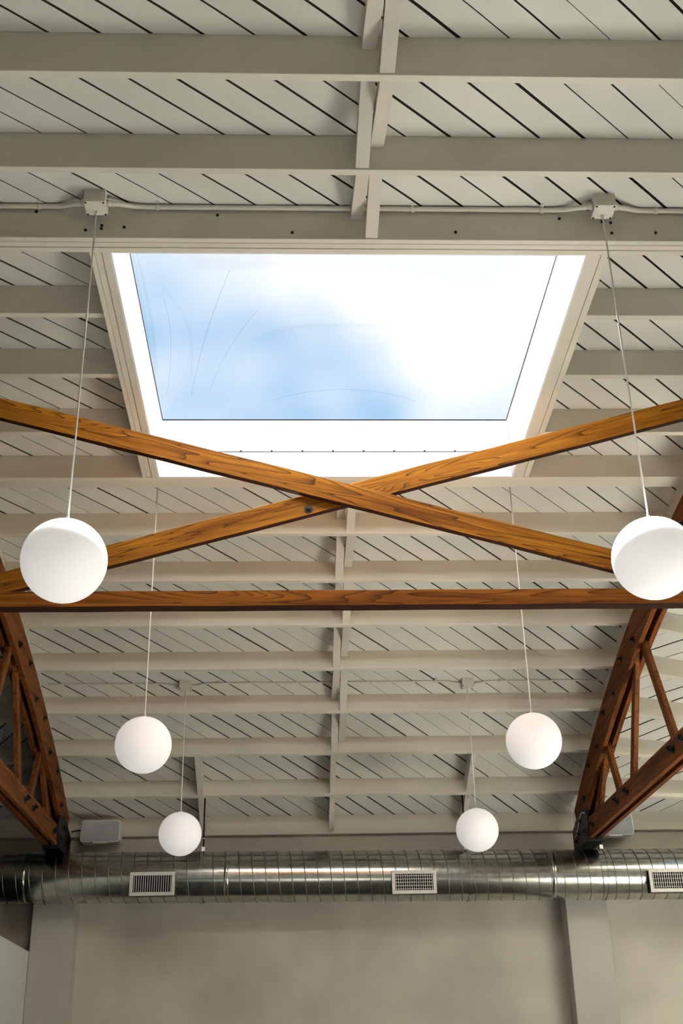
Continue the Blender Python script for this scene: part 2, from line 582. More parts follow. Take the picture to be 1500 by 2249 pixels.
# doubled headers either side of the skylight
joist(XL, XR, -1.032, 0.039, name='header_board')
joist(XL, XR, -0.990, 0.038, name='header_board', h=H + .002)
joist(XL, XR, 1.392, 0.080, name='header_board', h=H - .003)

# solid blocking over both trusses, from joist to joist
allj = sorted(JA_FRONT + JA)
for xc_ in (XL, XR):
    for a0, a1 in zip(allj, allj[1:]):
        th_ = T if abs(a0 + 1.071) > .01 and abs(a0 - 1.347) > .01 else .126
        MB().hexa([A2P(xc_ - .019, a0 + th_, .002), A2P(xc_ + .019 - .0195, a0 + th_, .002), A2P(xc_ - .0005, a0 + th_, H), A2P(xc_ - .019, a0 + th_, H),
                   A2P(xc_ - .019, a1, .002), A2P(xc_ - .0005, a1, .002), A2P(xc_ - .0005, a1, H), A2P(xc_ - .019, a1, H)]).build('blocking', 'joist', ceiling)
# nail and bolt heads in the joist before the skylight
NAIL_P = MB().tube([(0, 0, 0), (0, 0, .004)], .0075, 10).mesh('nail_head', 'dark')
for x_, o_ in [(-0.997, 0.136), (-0.922, 0.127), (-0.921, 0.109), (-0.814, 0.118), (-0.369, 0.045), (-0.008, 0.142), (1.507, 0.067), (1.549, 0.073), (1.548, 0.133), (0.783, 0.133), (1.297, 0.051), (1.765, 0.13), (-1.238, 0.033)]:
    q_ = Vector((0, -1, 0)).to_track_quat('Z', 'Y').to_matrix().to_4x4()
    q_.translation = A2P(x_, -1.0705, o_)
    put('nail_head', NAIL_P, ceiling, mw=q_)

# crossed bridging between the joists, alternately high and low
def bridge(x0, x1, a0, a1, low_far):
    lo, hi = (H - .062, H - .008), (0.010, 0.062)
    s0, s1 = (hi, lo) if low_far else (lo, hi)
    MB().hexa([A2P(x0, a0, s0[0]), A2P(x1, a0, s0[0]), A2P(x1, a0, s0[1]), A2P(x0, a0, s0[1]),
               A2P(x0, a1, s1[0]), A2P(x1, a1, s1[0]), A2P(x1, a1, s1[1]), A2P(x0, a1, s1[1])]).build('bridging', 'bridge', ceiling, bevel=0.002)
seq = [(-2.87, -2.259, 'R'), (-2.259, -1.618, 'L'), (-1.618, -1.071, 'R'), (1.43, 2.035, 'R'), (2.035, 2.643, 'L'), (2.643, 3.246, 'R'),
       (3.246, 3.853, 'L'), (3.853, 4.464, 'R'), (4.464, 5.072, 'L')]
for a0, a1, low in seq:
    sh = 0.05 * (a0 + 2.3) / 6.8
    bridge(0.270 + sh, 0.330 + sh, a0 + T, a1, low == 'L')
    bridge(0.338 + sh, 0.398 + sh, a0 + T, a1, low == 'R')

# tie blocks bolted between the last joists and the ledger
for xt0, xt1 in ((-0.905, -0.852), (0.318, 0.368), (1.590, 1.642)):
    for a0, a1 in ((5.072 + T, 5.68), (5.68 + T, 6.215)):
        MB().hexa([A2P(xt0, a0, .01), A2P(xt1, a0, .01), A2P(xt1, a0, H - .002), A2P(xt0, a0, H - .002),
                   A2P(xt0, a1, .01), A2P(xt1, a1, .01), A2P(xt1, a1, H - .002), A2P(xt0, a1, H - .002)]).build('tie_block', 'bridge', ceiling, bevel=0.003)
    for a in (5.25, 5.42, 5.74):
        p = A2P((xt0 + xt1) / 2, a, H - .003)
        bolt(ceiling, p, A2P(0, a, H + 1) - A2P(0, a, H), BOLT_P)

# ------------------------------------------------------------------ walls, floor
wall_back = MB().box(XWL - .2, XWR + .2, YB, YB + .2, 0, ZE + .25).build('wall_back', 'plaster')
tag(wall_back, 'beige plaster back wall under the spiral duct', 'wall', kind='structure')
for x0, x1 in ((XL + .002, XR - .002), (XR + .002, XWR), (XWL, XL - .002)):
    MB().box(x0, x1, 11.538, YB + .01, 2.292 + CZ, 2.470 + CZ).build('ledger', 'joist', wall_back, bevel=0.003)
for x0, x1 in ((-2.402, -2.017), (2.506, 2.892)):
    MB().box(x0, x1, 11.37, YB + .01, 0, 2.07 + CZ).build('pilaster', 'plaster_light', wall_back, bevel=0.006)

def wall_with_windows(axis, pos, lo, hi, zt, holes, t0, t1):
    """wall in the plane axis=pos; holes are (u0,u1,z0,z1)"""
    us = sorted({lo, hi, *[h[0] for h in holes], *[h[1] for h in holes]})
    zs = sorted({0.0, zt, *[h[2] for h in holes], *[h[3] for h in holes]})
    mb = MB()
    for i in range(len(us) - 1):
        for j in range(len(zs) - 1):
            uc, zc = (us[i] + us[i + 1]) / 2, (zs[j] + zs[j + 1]) / 2
            if any(h[0] < uc < h[1] and h[2] < zc < h[3] for h in holes):
                continue
            if axis == 'x':
                mb.box(t0, t1, us[i], us[i + 1], zs[j], zs[j + 1])
            else:
                mb.box(us[i], us[i + 1], t0, t1, zs[j], zs[j + 1])
    return mb
def glaze(name, axis, pos, h, label, nu=4, nz_=2):
    u0, u1, z0, z1 = h
    cu, cz_ = (u0 + u1) / 2, z0
    e = empty(name, (pos, cu, z0) if axis == 'x' else (cu, pos, z0), label, 'window', kind='structure')
    w, hh = (u1 - u0), (z1 - z0)
    def bx(nm, a0, a1, b0, b1, m, th):
        mb = MB()
        if axis == 'x': mb.box(-th, th, a0, a1, b0, b1)
        else: mb.box(a0, a1, -th, th, b0, b1)
        return mb.build(nm, m, e)
    for i in range(nu + 1):
        u = -w / 2 + w * i / nu
        bx('mullion', max(u - .03, -w / 2), min(u + .03, w / 2), 0, hh, 'frame', .035)
    for j in range(nz_ + 1):
        zc = hh * j / nz_
        bx('transom', -w / 2, w / 2, max(zc - .03, 0), min(zc + .03, hh), 'frame', .034)
    for i in range(nu):
        for j in range(nz_):
            bx('pane', -w / 2 + w * i / nu + .03, -w / 2 + w * (i + 1) / nu - .03, hh * j / nz_ + .03, hh * (j + 1) / nz_ - .03, 'pane', .004)
    return e
front_holes = [(-1.9, 2.4, 0.4, 3.1), (3.0, 7.0, 0.4, 3.1)]  # unseen windows added to let daylight in from the front
wf = wall_with_windows('y', YF, XWL - .2, XWR + .2, ZE + .1, front_holes, YF - .2, YF).build('wall_front', 'plaster')
tag(wf, 'plaster front wall behind the viewer, with windows added for daylight', 'wall', kind='structure')
right_holes = [(6.2, 10.9, 0.4, 2.5)]  # unseen window added to send daylight in from the right
wr = wall_with_windows('x', XWR, YF, YB, ZE + .1, right_holes, XWR, XWR + .2).build('wall_right', 'plaster')
tag(wr, 'plaster end wall right of the hall, with a window added for daylight', 'wall', kind='structure')
wl = MB().box(XWL - .2, XWL, YF, YB, 0, ZE + .1).build('wall_left', 'plaster')
tag(wl, 'plaster end wall closing the dark left bay', 'wall', kind='structure')
fl = MB().box(XWL - .2, XR, YF - .2, YB + .2, -.2, 0).build('floor', 'floor_dark')
tag(fl, 'unseen floor of the hall, made dark to hold back bounced sun', 'floor', kind='structure')
fl = MB().box(XR, XWR + .2, YF - .2, YB + .2, -.2, 0).build('floor', 'floor')
tag(fl, 'unseen floor of the right hand bay, made pale to bounce sun upward', 'floor', kind='structure')
wi = MB().box(-2.46, -2.403, YF + .01, 11.60, 0, 1.255 + CZ).build('wall_inner', 'drywall', bevel=0.004)
tag(wi, 'pale grey partition wall below the left truss, open above', 'wall', kind='structure')
k = 2
for h in front_holes:
    glaze('window_%d' % k, 'y', YF - .1, h, 'dark framed window added for daylight in the front wall, %s' % ('behind the viewer' if k == 2 else 'right of the viewer')); k += 1
    portal('window_portal', ((h[0] + h[1]) / 2, YF - .05, (h[2] + h[3]) / 2), h[1] - h[0], h[3] - h[2], (0, 1, 0))
for h in right_holes:
    glaze('window_%d' % k, 'x', XWR + .1, h, 'wide dark framed window added for daylight in the right end wall'); k += 1
    portal('window_portal', (XWR + .05, (h[0] + h[1]) / 2, (h[2] + h[3]) / 2), h[1] - h[0], h[3] - h[2], (-1, 0, 0))

# ------------------------------------------------------------------ skylight
def curved(x0, x1, a0, a1, o0, o1, n=8, straight=False):
    mb = MB()
    for i in range(n + 1):
        a = a0 + (a1 - a0) * i / n
        lo = [A2P(x1, a, o1), A2P(x0, a, o1)]
        if straight:                       # sawn straight along its lower edge
            for p_ in lo:
                p_.z = A2P(0, a0, o1).z + (A2P(0, a1, o1).z - A2P(0, a0, o1).z) * (p_.y - A2P(0, a0, o1).y) / (A2P(0, a1, o1).y - A2P(0, a0, o1).y)
        mb.v += [tuple(A2P(x0, a, o0)), tuple(A2P(x1, a, o0)), tuple(lo[0]), tuple(lo[1])]
    for i in range(n):
        for j in range(4):
            j2 = (j + 1) % 4
            mb.f.append((4 * i + j, 4 * i + j2, 4 * i + 4 + j2, 4 * i + 4 + j))
    mb.f += [(3, 2, 1, 0), tuple(4 * n + j for j in range(4))]
    return mb
Y0o, Y1o = A2P(0, OA0).y, A2P(0, OA1).y
sky = empty('window_1', (0.277, (Y0o + Y1o) / 2, CURB), 'large square domed skylight with white well and grey painted frame', 'skylight', kind='structure')
def sk(mb, name, m, bevel=0.0, smooth=False):
    o = mb.build(name, m, sky, smooth, bevel)
    o.matrix_parent_inverse = Matrix.Translation(-sky.location)
    return o
# trimmers (painted) and white liner boards facing the well
for x0, x1, dh in ((-0.998, -0.974, -.002), (-0.9725, -0.9375, -.006), (-0.936, OX0 - .012, 0.0), (OX1 + .012, 1.519, 0), (1.523, 1.558, -.004)):
    sk(curved(x0, x1, OA0, OA1, 0.0, H + dh, straight=True), 'trimmer', 'joist', 0.002)
sk(curved(OX0 - .012, OX0, OA0, OA1, -.017, H, straight=True), 'liner_board', 'well')
sk(curved(OX1, OX1 + .012, OA0, OA1, -.017, H, straight=True), 'liner_board', 'well')
sk(curved(OX0 - .011, OX0 - .0008, OA0, OA1, -.027, -.0172), 'joint_shadow', 'dark')  # dark strips paint in the shade of the open joints
sk(curved(OX1 + .0008, OX1 + .011, OA0, OA1, -.027, -.0172), 'joint_shadow', 'dark')
def liner(a0, th):
    mb = MB()
    mb.hexa([A2P(OX0, a0, -.02), A2P(OX0, a0 + th, -.02), A2P(OX0, a0 + th, H), A2P(OX0, a0, H), A2P(OX1, a0, -.02), A2P(OX1, a0 + th, -.02), A2P(OX1, a0 + th, H), A2P(OX1, a0, H)])
    sk(mb, 'liner_board', 'well')
liner(OA0 - .0005, 0.010)
liner(OA1 - .010, 0.0095)
# curb boards above the deck, set back a little so that the joint shows
g = 0.004
zj = lambda a: A2P(0, a, -.024).z
def curb_side(x0, x1):
    mb = MB()
    n = 8
    for i in range(n + 1):
        a = OA0 + (OA1 - OA0) * i / n
        y = A2P(0, a).y
        mb.v += [(x0, y, zj(a)), (x1, y, zj(a)), (x1, y, CURB), (x0, y, CURB)]
    for i in range(n):
        for j in range(4):
            j2 = (j + 1) % 4
            mb.f.append((4 * i + j, 4 * i + j2, 4 * i + 4 + j2, 4 * i + 4 + j))
    mb.f += [(3, 2, 1, 0), tuple(4 * n + j for j in range(4))]
    sk(mb, 'curb_board', 'well')
curb_side(OX0 - .05, OX0 - g)
curb_side(OX1 + g, OX1 + .05)
sk(MB().box(OX0 - .05, OX1 + .05, Y0o - .05, Y0o - g, zj(OA0) - .03, CURB), 'curb_board', 'well')
sk(MB().box(OX0 - .05, OX1 + .05, Y1o - .010 + g, Y1o + .05, zj(OA1), CURB), 'curb_board', 'well')
sk(MB().box(OX0 + .001, OX1 - .001, Y1o - .0092, Y1o - .001, A2P(0, OA1, -.0205).z, zj(OA1) + .001), 'joint_shadow', 'dark')  # far joint's shade, again as a dark strip
# nail heads along the far joint
nail = MB().tube([(0, 0, 0), (0, -.004, 0)], .006, 8).mesh('nail', 'dark')
for i in range(11):
    o = put('nail', nail, sky)
    o.matrix_parent_inverse = Matrix.Translation(-sky.location)
    o.location = (OX0 + .12 + i * .205, Y1o - .009, zj(OA1) + .003)
# dark gasket and dome
g0 = MB()
for (x0, x1, y0, y1) in ((OX0 - .05, OX1 + .05, Y0o - .05, Y0o - .005), (OX0 - .05, OX1 + .05, Y1o - .008, Y1o + .05), (OX0 - .05, OX0 + .001, Y0o - .005, Y1o - .008), (OX1 - .001, OX1 + .05, Y0o - .005, Y1o - .008)):
    g0.box(x0, x1, y0, y1, CURB, CURB + .008)
sk(g0, 'gasket', 'dark')
NX, NY = 40, 40
def dome_z(u, v_):
    return 0.42 * (max(0, 1 - abs(u) ** 2.6) * max(0, 1 - abs(v_) ** 2.6)) ** 0.62
DX0, DX1, DY0, DY1 = OX0 - .045, OX1 + .045, Y0o - .045, Y1o + .045
mb = MB()
for i in range(NX + 1):
    for j in range(NY + 1):
        u = -math.cos(math.pi * i / NX); v_ = -math.cos(math.pi * j / NY)
        mb.v.append((DX0 + (DX1 - DX0) * (u + 1) / 2, DY0 + (DY1 - DY0) * (v_ + 1) / 2, CURB + .008 + dome_z(u, v_)))
for i in range(NX):
    for j in range(NY):
        q = i * (NY + 1) + j
        mb.f.append((q, q + 1, q + NY + 2, q + NY + 1))
sk(mb, 'dome', 'dome', smooth=True)
def fold(pts, r):
    P = []
    for u, v_ in pts:
        P.append((DX0 + (DX1 - DX0) * (u + 1) / 2, DY0 + (DY1 - DY0) * (v_ + 1) / 2, CURB + .008 + dome_z(u, v_) - r))
    sk(MB().tube(P, r, 8), 'dome_fold', 'fold', smooth=True)
def arc3(p0, p1, p2, n=16):
    return [tuple((1 - s_) ** 2 * a + 2 * s_ * (1 - s_) * b_ + s_ * s_ * c for a, b_, c in zip(p0, p1, p2)) for s_ in [i / n for i in range(n + 1)]]
fold(arc3((-0.55, 0.0), (-0.72, 0.5), (-0.80, 0.86)), .0022)
fold(arc3((-0.88, 0.0), (-0.84, 0.4), (-0.93, 0.80)), .0014)
fold(arc3((-0.42, 0.35), (-0.60, 0.6), (-0.70, 0.86)), .0016)
fold(arc3((-0.35, 0.93), (0.05, 0.84), (0.45, 0.93)), .0018)
portal('skylight_portal', (0.277, (Y0o + Y1o) / 2, CURB + .004), OX1 - OX0, Y1o - Y0o, (0, 0, -1))
# added skylight over the right-hand bay, unseen, placed for its sunlight
y0, y1 = A2P(0, RA0).y, A2P(0, RA1).y
s2 = empty('window_5', ((RX0 + RX1) / 2, (y0 + y1) / 2, 5.2), 'unseen skylight added over the right hand bay to bring in sunlight', 'skylight', kind='structure')
def sk2(mb, name, m):
    o = mb.build(name, m, s2)
    o.matrix_parent_inverse = Matrix.Translation(-s2.location)
zt = 5.55
def curb2(pa, pb, nx, na):
    (xa, aa), (xb, ab) = pa, pb
    mb = MB(); n = 8
    for i in range(n + 1):
        x, a = xa + (xb - xa) * i / n, aa + (ab - aa) * i / n
        p, q = A2P(x, a, .05), A2P(x + nx, a + na, .05)
        mb.v += [(p.x, p.y, p.z), (q.x, q.y, q.z), (q.x, q.y, zt), (p.x, p.y, zt)]
    for i in range(n):
        for j in range(4):
            j2 = (j + 1) % 4
            mb.f.append((4 * i + j, 4 * i + j2, 4 * i + 4 + j2, 4 * i + 4 + j))
    mb.f += [(3, 2, 1, 0), tuple(4 * n + j for j in range(4))]
    sk2(mb, 'curb_board', 'joist')
curb2((RX0, RA0), (RX0, RA1), -.04, 0)
curb2((RX1, RA0), (RX1, RA1), .04, 0)
curb2((RX0, RA0), (RX1, RA0), 0, -.04)
curb2((RX0, RA1), (RX1, RA1), 0, .04)
sk2(MB().box(RX0 - .04, RX1 + .04, y0 - .04, y1 + .04, zt, zt + .006), 'pane', 'dome')
portal('skylight_portal', ((RX0 + RX1) / 2, (y0 + y1) / 2, zt - .01), RX1 - RX0, y1 - y0, (0, 0, -1))

# ------------------------------------------------------------------ timber trusses
ZC0, ZC1 = 2.075 + CZ, 2.243 + CZ           # bottom chord
TD = 0.275                                   # top chord depth
def truss(xc, side, label):
    e = empty('roof_truss', (xc, YA, ZC0), label, 'truss', 'timber roof trusses')
    def add(mb, name, m, bevel=0.003):
        o = mb.build(name, m, e, bevel=bevel)
        o.matrix_parent_inverse = Matrix.Translation(-e.location)
        return o
    aend = RA * math.asin((11.33 - YA) / RA)
    for x0, x1 in ((-.06, -.02), (.02, .06)):
        mb = MB(); n = 36
        for i in range(n + 1):
            a = -aend + 2 * aend * i / n
            for xx, off in ((x0, H + .001), (x1, H + .001), (x1, H + TD), (x0, H + TD)):
                th = a / RA
                mb.v.append((xc + xx, YA + (RA - off) * math.sin(th), ZA - RA + (RA - off) * math.cos(th)))
        for i in range(n):
            for j in range(4):
                j2 = (j + 1) % 4
                mb.f.append((4 * i + j, 4 * i + j2, 4 * i + 4 + j2, 4 * i + 4 + j))
        mb.f += [(3, 2, 1, 0), tuple(4 * n + j for j in range(4))]
        add(mb, 'top_chord', 'truss_y')
        add(MB().box(xc + x0, xc + x1, YA - 5.22, YA + 5.22, ZC0, ZC1), 'bottom_chord', 'truss_y')
    def ztop(y):                                   # underside of the top chord
        s_ = (y - YA) / (RA - H - TD)
        return ZA - RA + (RA - H - TD) * math.sqrt(1 - s_ * s_)
    webs = [(10.02, 10.62), (10.02, 9.72), (8.80, 9.40), (8.62, 8.12), (7.25, 7.85), (7.05, 6.62), (5.85, 6.35)]
    webs = webs + [(2 * YA - a, 2 * YA - b_) for a, b_ in webs]
    for yt, yb in webs:
        p = Vector((xc, yt, ztop(yt) + .10)); q = Vector((xc, yb, ZC1 - .09))
        d = (q - p).normalized(); w = Vector((0, -d.z, d.y)) * .045
        mb = MB()
        X = Vector((.019, 0, 0))
        mb.hexa([p - w - X, p + w - X, p + w + X, p - w + X, q - w - X, q + w - X, q + w + X, q - w + X])
        add(mb, 'web_member', 'truss_z')
        for f in (.04, -.05):
            pb = Vector((xc + side * .061, yb + f, ZC1 - .07 + f * .4))
            bolt(e, pb - e.location, (side, 0, 0), s=1.25)
    mb = MB().box(xc - .019, xc + .019, YA - .045, YA + .045, ZC1 - .1, ztop(YA) + .1)
    add(mb, 'web_member', 'truss_z')
    # bolts through the top chord
    for i in range(-14, 15):
        a = i * .39 + .1
        if abs(a) < aend - .3:
            p = A2P(0, a, H + TD * (.35 if i % 2 else .65)); p.x = xc + side * .061
            bolt(e, p - e.location, (side, 0, 0), s=1.25)
    # black steel shoes on the pilasters
    for sg in (-1, 1):
        ys = sorted((YA + sg * 4.98, YA + sg * 5.81))
        mb = MB()
        yi, yo = YA + sg * 5.14, YA + sg * 5.80
        for x0, x1 in ((-.072, -.0605), (.0605, .072)):
            prof = [(yi + sg * .12, ZC0 - .012), (yo, ZC0 - .012), (yo, ZC0 + .17), (yi + sg * .30, ZC0 + .30), (yi + sg * .05, ZC0 + .26), (yi, ZC0 + .14)]
            k_ = len(mb.v)
            mb.v += [(xc + x0, y, z) for y, z in prof] + [(xc + x1, y, z) for y, z in prof]
            n = len(prof)
            mb.f += [tuple(k_ + j for j in reversed(range(n))), tuple(k_ + n + j for j in range(n))]
            mb.f += [(k_ + j, k_ + (j + 1) % n, k_ + n + (j + 1) % n, k_ + n + j) for j in range(n)]
        yy = sorted((yi + sg * .1, yo))
        mb.box(xc - .078, xc + .078, yy[0], yy[1], ZC0 - .024, ZC0 - .012)
        add(mb, 'steel_shoe', 'black', 0.002)
        yy = sorted((yi + sg * .10, yo - sg * .02))
        add(MB().box(xc - .0595, xc + .0595, yy[0], yy[1], ZC0 - .011, ZC0 + .12), 'heel_block', 'black')
        for fy, fz in ((.16, .08), (.28, .19), (.40, .10), (.52, .05)):
            bolt(e, Vector((xc + side * .072, yi + sg * fy, ZC0 + fz)) - e.location, (side, 0, 0), BOLT, 1.1)
    return e
tl = truss(-2.175, 1, 'brown timber bowed roof truss at the left, above the pale partition')
tr = truss(2.71, -1, 'brown timber bowed roof truss at the right, its bottom chord in view')
# loose wire over the right shoe
wire = MB().tube([Vector((2.635, 10.80 + .08 * i, 2.30 + CZ + .05 * math.sin(i * .9) - .015 * i)) for i in range(7)], .004, 6).build('wire', 'cord', tr, True)
wire.matrix_parent_inverse = Matrix.Translation(-tr.location)

# ------------------------------------------------------------------ cross braces and tie beam between the trusses
def beam(name, p, q, th, h, label, cat, m='wood', bev=0.003, th_side='y'):
    mw, Ln = xf(p, q)
    mb = MB()
    n = 24
    for i in range(n + 1):
        x = Ln * i / n
        wv = 0.0012 * math.sin(i * 1.9) if 0 < i < n else 0
        mb.v += [(x, -th / 2, -h / 2 + wv), (x, th / 2, -h / 2 + wv), (x, th / 2, h / 2 + wv), (x, -th / 2, h / 2 + wv)]
    for i in range(n):
        for j in range(4):
            j2 = (j + 1) % 4
            mb.f.append((4 * i + j, 4 * i + j2, 4 * i + 4 + j2, 4 * i + 4 + j))
    mb.f += [(3, 2, 1, 0), tuple(4 * n + j for j in range(4))]
    me = mb.mesh(name, m)
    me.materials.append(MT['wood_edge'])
    me.materials.append(MT['wood_top'])
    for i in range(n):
        me.polygons[4 * i + 2].material_index = 2      # upper side dulled to cut bounced sunlight
        me.polygons[4 * i].material_index = 1  # underside darker than the other faces
    o = put(name, me, None, bev)
    o.matrix_world = mw
    return tag(o, label, cat)
HB = 0.121
def zl(x, p, q): return p[1] + (q[1] - p[1]) * (x - p[0]) / (q[0] - p[0])
a0, a1 = (-1.632, 3.468), (1.672, 2.530)      # centre line of the front brace (x, z above camera)
b0, b1 = (-0.978, 2.565), (2.220, 3.470)      # rear brace
YBR = 5.668
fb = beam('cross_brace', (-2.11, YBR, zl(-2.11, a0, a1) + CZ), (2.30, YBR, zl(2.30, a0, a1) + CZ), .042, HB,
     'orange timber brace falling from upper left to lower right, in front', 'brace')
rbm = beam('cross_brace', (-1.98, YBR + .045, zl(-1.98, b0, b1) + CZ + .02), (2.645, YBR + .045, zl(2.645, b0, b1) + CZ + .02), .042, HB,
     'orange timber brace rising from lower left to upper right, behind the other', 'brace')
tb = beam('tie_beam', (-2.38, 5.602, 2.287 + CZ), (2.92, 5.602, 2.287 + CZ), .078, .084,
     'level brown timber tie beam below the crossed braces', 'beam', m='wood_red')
mwi = rbm.matrix_world.inverted()
bolt(rbm, mwi @ Vector((.075, YBR + .0235, 2.868 + CZ - .015)), (0, -1, 0), BOLT, 1.0)

# ------------------------------------------------------------------ pendant globe lamps
GZ = 1.9874 + CZ
D = 0.4 * .61 / .70
gm = MB()
NS, NR = 48, 28
for i in range(NR + 1):
    ph = math.pi * i / NR
    ph = min(max(ph, .07), math.pi - .0001)
    for j in range(NS):
        th = 2 * math.pi * j / NS
        gm.v.append((D / 2 * math.sin(ph) * math.cos(th), D / 2 * math.sin(ph) * math.sin(th), D / 2 * math.cos(ph)))
for i in range(NR):
    for j in range(NS):
        j2 = (j + 1) % NS
        gm.f.append((i * NS + j, (i + 1) * NS + j, (i + 1) * NS + j2, i * NS + j2))
GLOBE = gm.mesh('globe', 'globe', True)
CAP = MB().tube([(0, 0, D / 2 - .003), (0, 0, D / 2 + .006), (0, 0, D / 2 + .010), (0, 0, D / 2 + .03)], [.016, .016, .008, .005], 16).mesh('cap', 'white', True)
rows = [(4.426, 3.802, 'box'), (7.207, 3.81, 'plate'), (9.80, 3.175, 'box')]
cols = [-0.938, 1.491]
names = {(0, 0): 'large near white globe pendant at the left, before the cross brace',
         (0, 1): 'large near white globe pendant at the right, cut by the picture edge',
         (1, 0): 'middle sized white globe pendant at the left, below the tie beam',
         (1, 1): 'middle sized white globe pendant at the right, beside the right truss',
         (2, 0): 'small far white globe pendant at the left, just above the duct',
         (2, 1): 'small far white globe pendant at the right, just above the duct'}
for ri, (gy, zt_, kind) in enumerate(rows):
    for ci, gx in enumerate(cols):
        GZ = (1.9874 if ri < 2 else 1.9626) + CZ
        e = empty('pendant_lamp', (gx, gy, GZ), names[(ri, ci)], 'pendant lamp', 'white globe pendant lamps')
        put('globe', GLOBE, e)
        put('cap', CAP, e)
        top = zt_ + CZ - GZ
        MB().tube([(0, 0, D / 2 + .02), (0, 0, top)], .0042, 8).build('cord', 'cord', e, True)
        if kind == 'box':
            a_c = RA * math.asin((gy - YA) / RA)
            zc_ = A2P(0, a_c - .02).z - GZ
            b_ = MB().box(-.051, .051, -.075, .025, top, zc_ + (.02 if ri == 2 else 0)).build('ceiling_box', 'conduit', e, bevel=0.003)
            MB().tube([(0, 0, top + .001), (0, 0, top - .018)], [.009, .006], 10).build('strain_relief', 'cord', e, True)
            for kx in (-.03, 0, .03):
                MB().tube([(kx, -.0745, top + .042), (kx, -.077, top + .042)], .013, 14).build('knockout', 'conduit', b_)
            for kx, ky in ((-.042, -.066), (.042, -.066), (.042, .016), (-.042, .016)):
                MB().tube([(kx, ky, top), (kx, ky, top - .003)], .005, 8).build('screw', 'black', b_)
        else:
            a_c = RA * math.asin((gy - YA) / RA)
            zc_ = A2P(0, a_c).z - GZ
            MB().tube([(0, 0, top - .002), (0, 0, zc_ + .003)], [.03, .05], 20).build('ceiling_plate', 'conduit', e, True)

# ------------------------------------------------------------------ conduits along the ceiling
def conduit(a, off, r, label, ybox, zbox):
    p = lambda x: A2P(x, a, off)
    e = empty('conduit', p(0.277), label, 'conduit', 'painted conduits feeding the lamps')
    runs = [(XL + .07, cols[0] - .052), (cols[0] + .052, cols[1] - .052), (cols[1] + .052, XR - .07)]
    for i, (x0, x1) in enumerate(runs):
        pts = []
        n = 40
        for k_ in range(n + 1):
            x = x0 + (x1 - x0) * k_ / n
            q = p(x)
            dd = min(abs(x - c) for c in cols) - .052
            if dd < .16:
                w = .5 + .5 * math.cos(math.pi * max(dd, 0) / .16)
                q = q.lerp(Vector((x, ybox, zbox)), w)
            pts.append(q - e.location)
        MB().tube(pts, r, 10).build('pipe', 'conduit', e, True)
        m_ = [x0 + .23, x1 - .23] if i == 1 else ([x1 - .23] if i == 0 else [x0 + .23])
        if i == 1: m_.append((x0 + x1) / 2 + .3)
        for x in m_:
            q = p(x) - e.location
            MB().tube([q - Vector((.008, 0, 0)), q + Vector((.008, 0, 0))], r * 1.35, 12).build('clip', 'conduit', e, True)
            MB().box(q.x - .009, q.x + .009, q.y - .03, q.y + .005, q.z + r * .6, q.z + r * 1.3).build('clip_tab', 'conduit', e)
    for c in cols:
        for sg in (-1, 1):
            q = Vector((c + sg * .052, ybox, zbox)) - e.location
            MB().tube([q, q + Vector((sg * .02, 0, 0))], r * 1.3, 12).build('connector', 'conduit', e, True)
    return e
conduit(-1.092, .015, .0125, 'painted conduit running beside the joist above the near lamps', 4.40, 3.835 + CZ)
conduit(4.281, .010, .008, 'thin painted conduit crossing the far ceiling between the small lamp boxes', 9.775, 3.205 + CZ)

# ------------------------------------------------------------------ spiral duct and its registers
RD = 0.2215
YD = 11.11
def zd(x): return 1.8275 + CZ - 0.008 * (x - 0.4)
duct = empty('ventilation_duct', (0.25, YD, zd(.25) - RD), 'shiny galvanised spiral duct running along the back wall', 'duct')
def dk(mb, name, m, smooth=True, bevel=0):
    o = mb.build(name, m, duct, smooth, bevel)
    o.matrix_parent_inverse = Matrix.Translation(-duct.location)
    return o
for x0, x1 in ((XWL + .01, -2.42), (-2.42, 2.33), (2.33, XWR - .01)):
    dk(MB().tube([(x0, YD, zd(x0)), (x1, YD, zd(x1))], RD, 96, cap=False), 'duct_section', 'duct')
for x in (-2.42, -.62, 2.33):
    dk(MB().tube([(x - .02, YD, zd(x)), (x - .018, YD, zd(x)), (x + .018, YD, zd(x)), (x + .02, YD, zd(x))], [RD, RD + .003, RD + .003, RD], 96, cap=False), 'coupling_band', 'duct')
# raised lock seam, one helix
mb = MB()
pitch = 0.1165
turns = int((XWR - XWL - .1) / pitch)
npt = 40
prev = None
for i in range(turns * npt + 1):
    an = 2 * math.pi * i / npt
    x = XWL + .05 + pitch * i / npt
    c, s_ = math.cos(an), math.sin(an)
    k_ = len(mb.v)
    for dx, rr in ((-.005, RD - .001), (-.003, RD + .0035), (.003, RD + .0035), (.005, RD - .001)):
        mb.v.append((x + dx, YD + rr * c, zd(x) + rr * s_))
    if prev is not None:
        for j in range(3):
            mb.f.append((prev + j, prev + j + 1, k_ + j + 1, k_ + j))
    prev = k_
dk(mb, 'spiral_seam', 'seam')
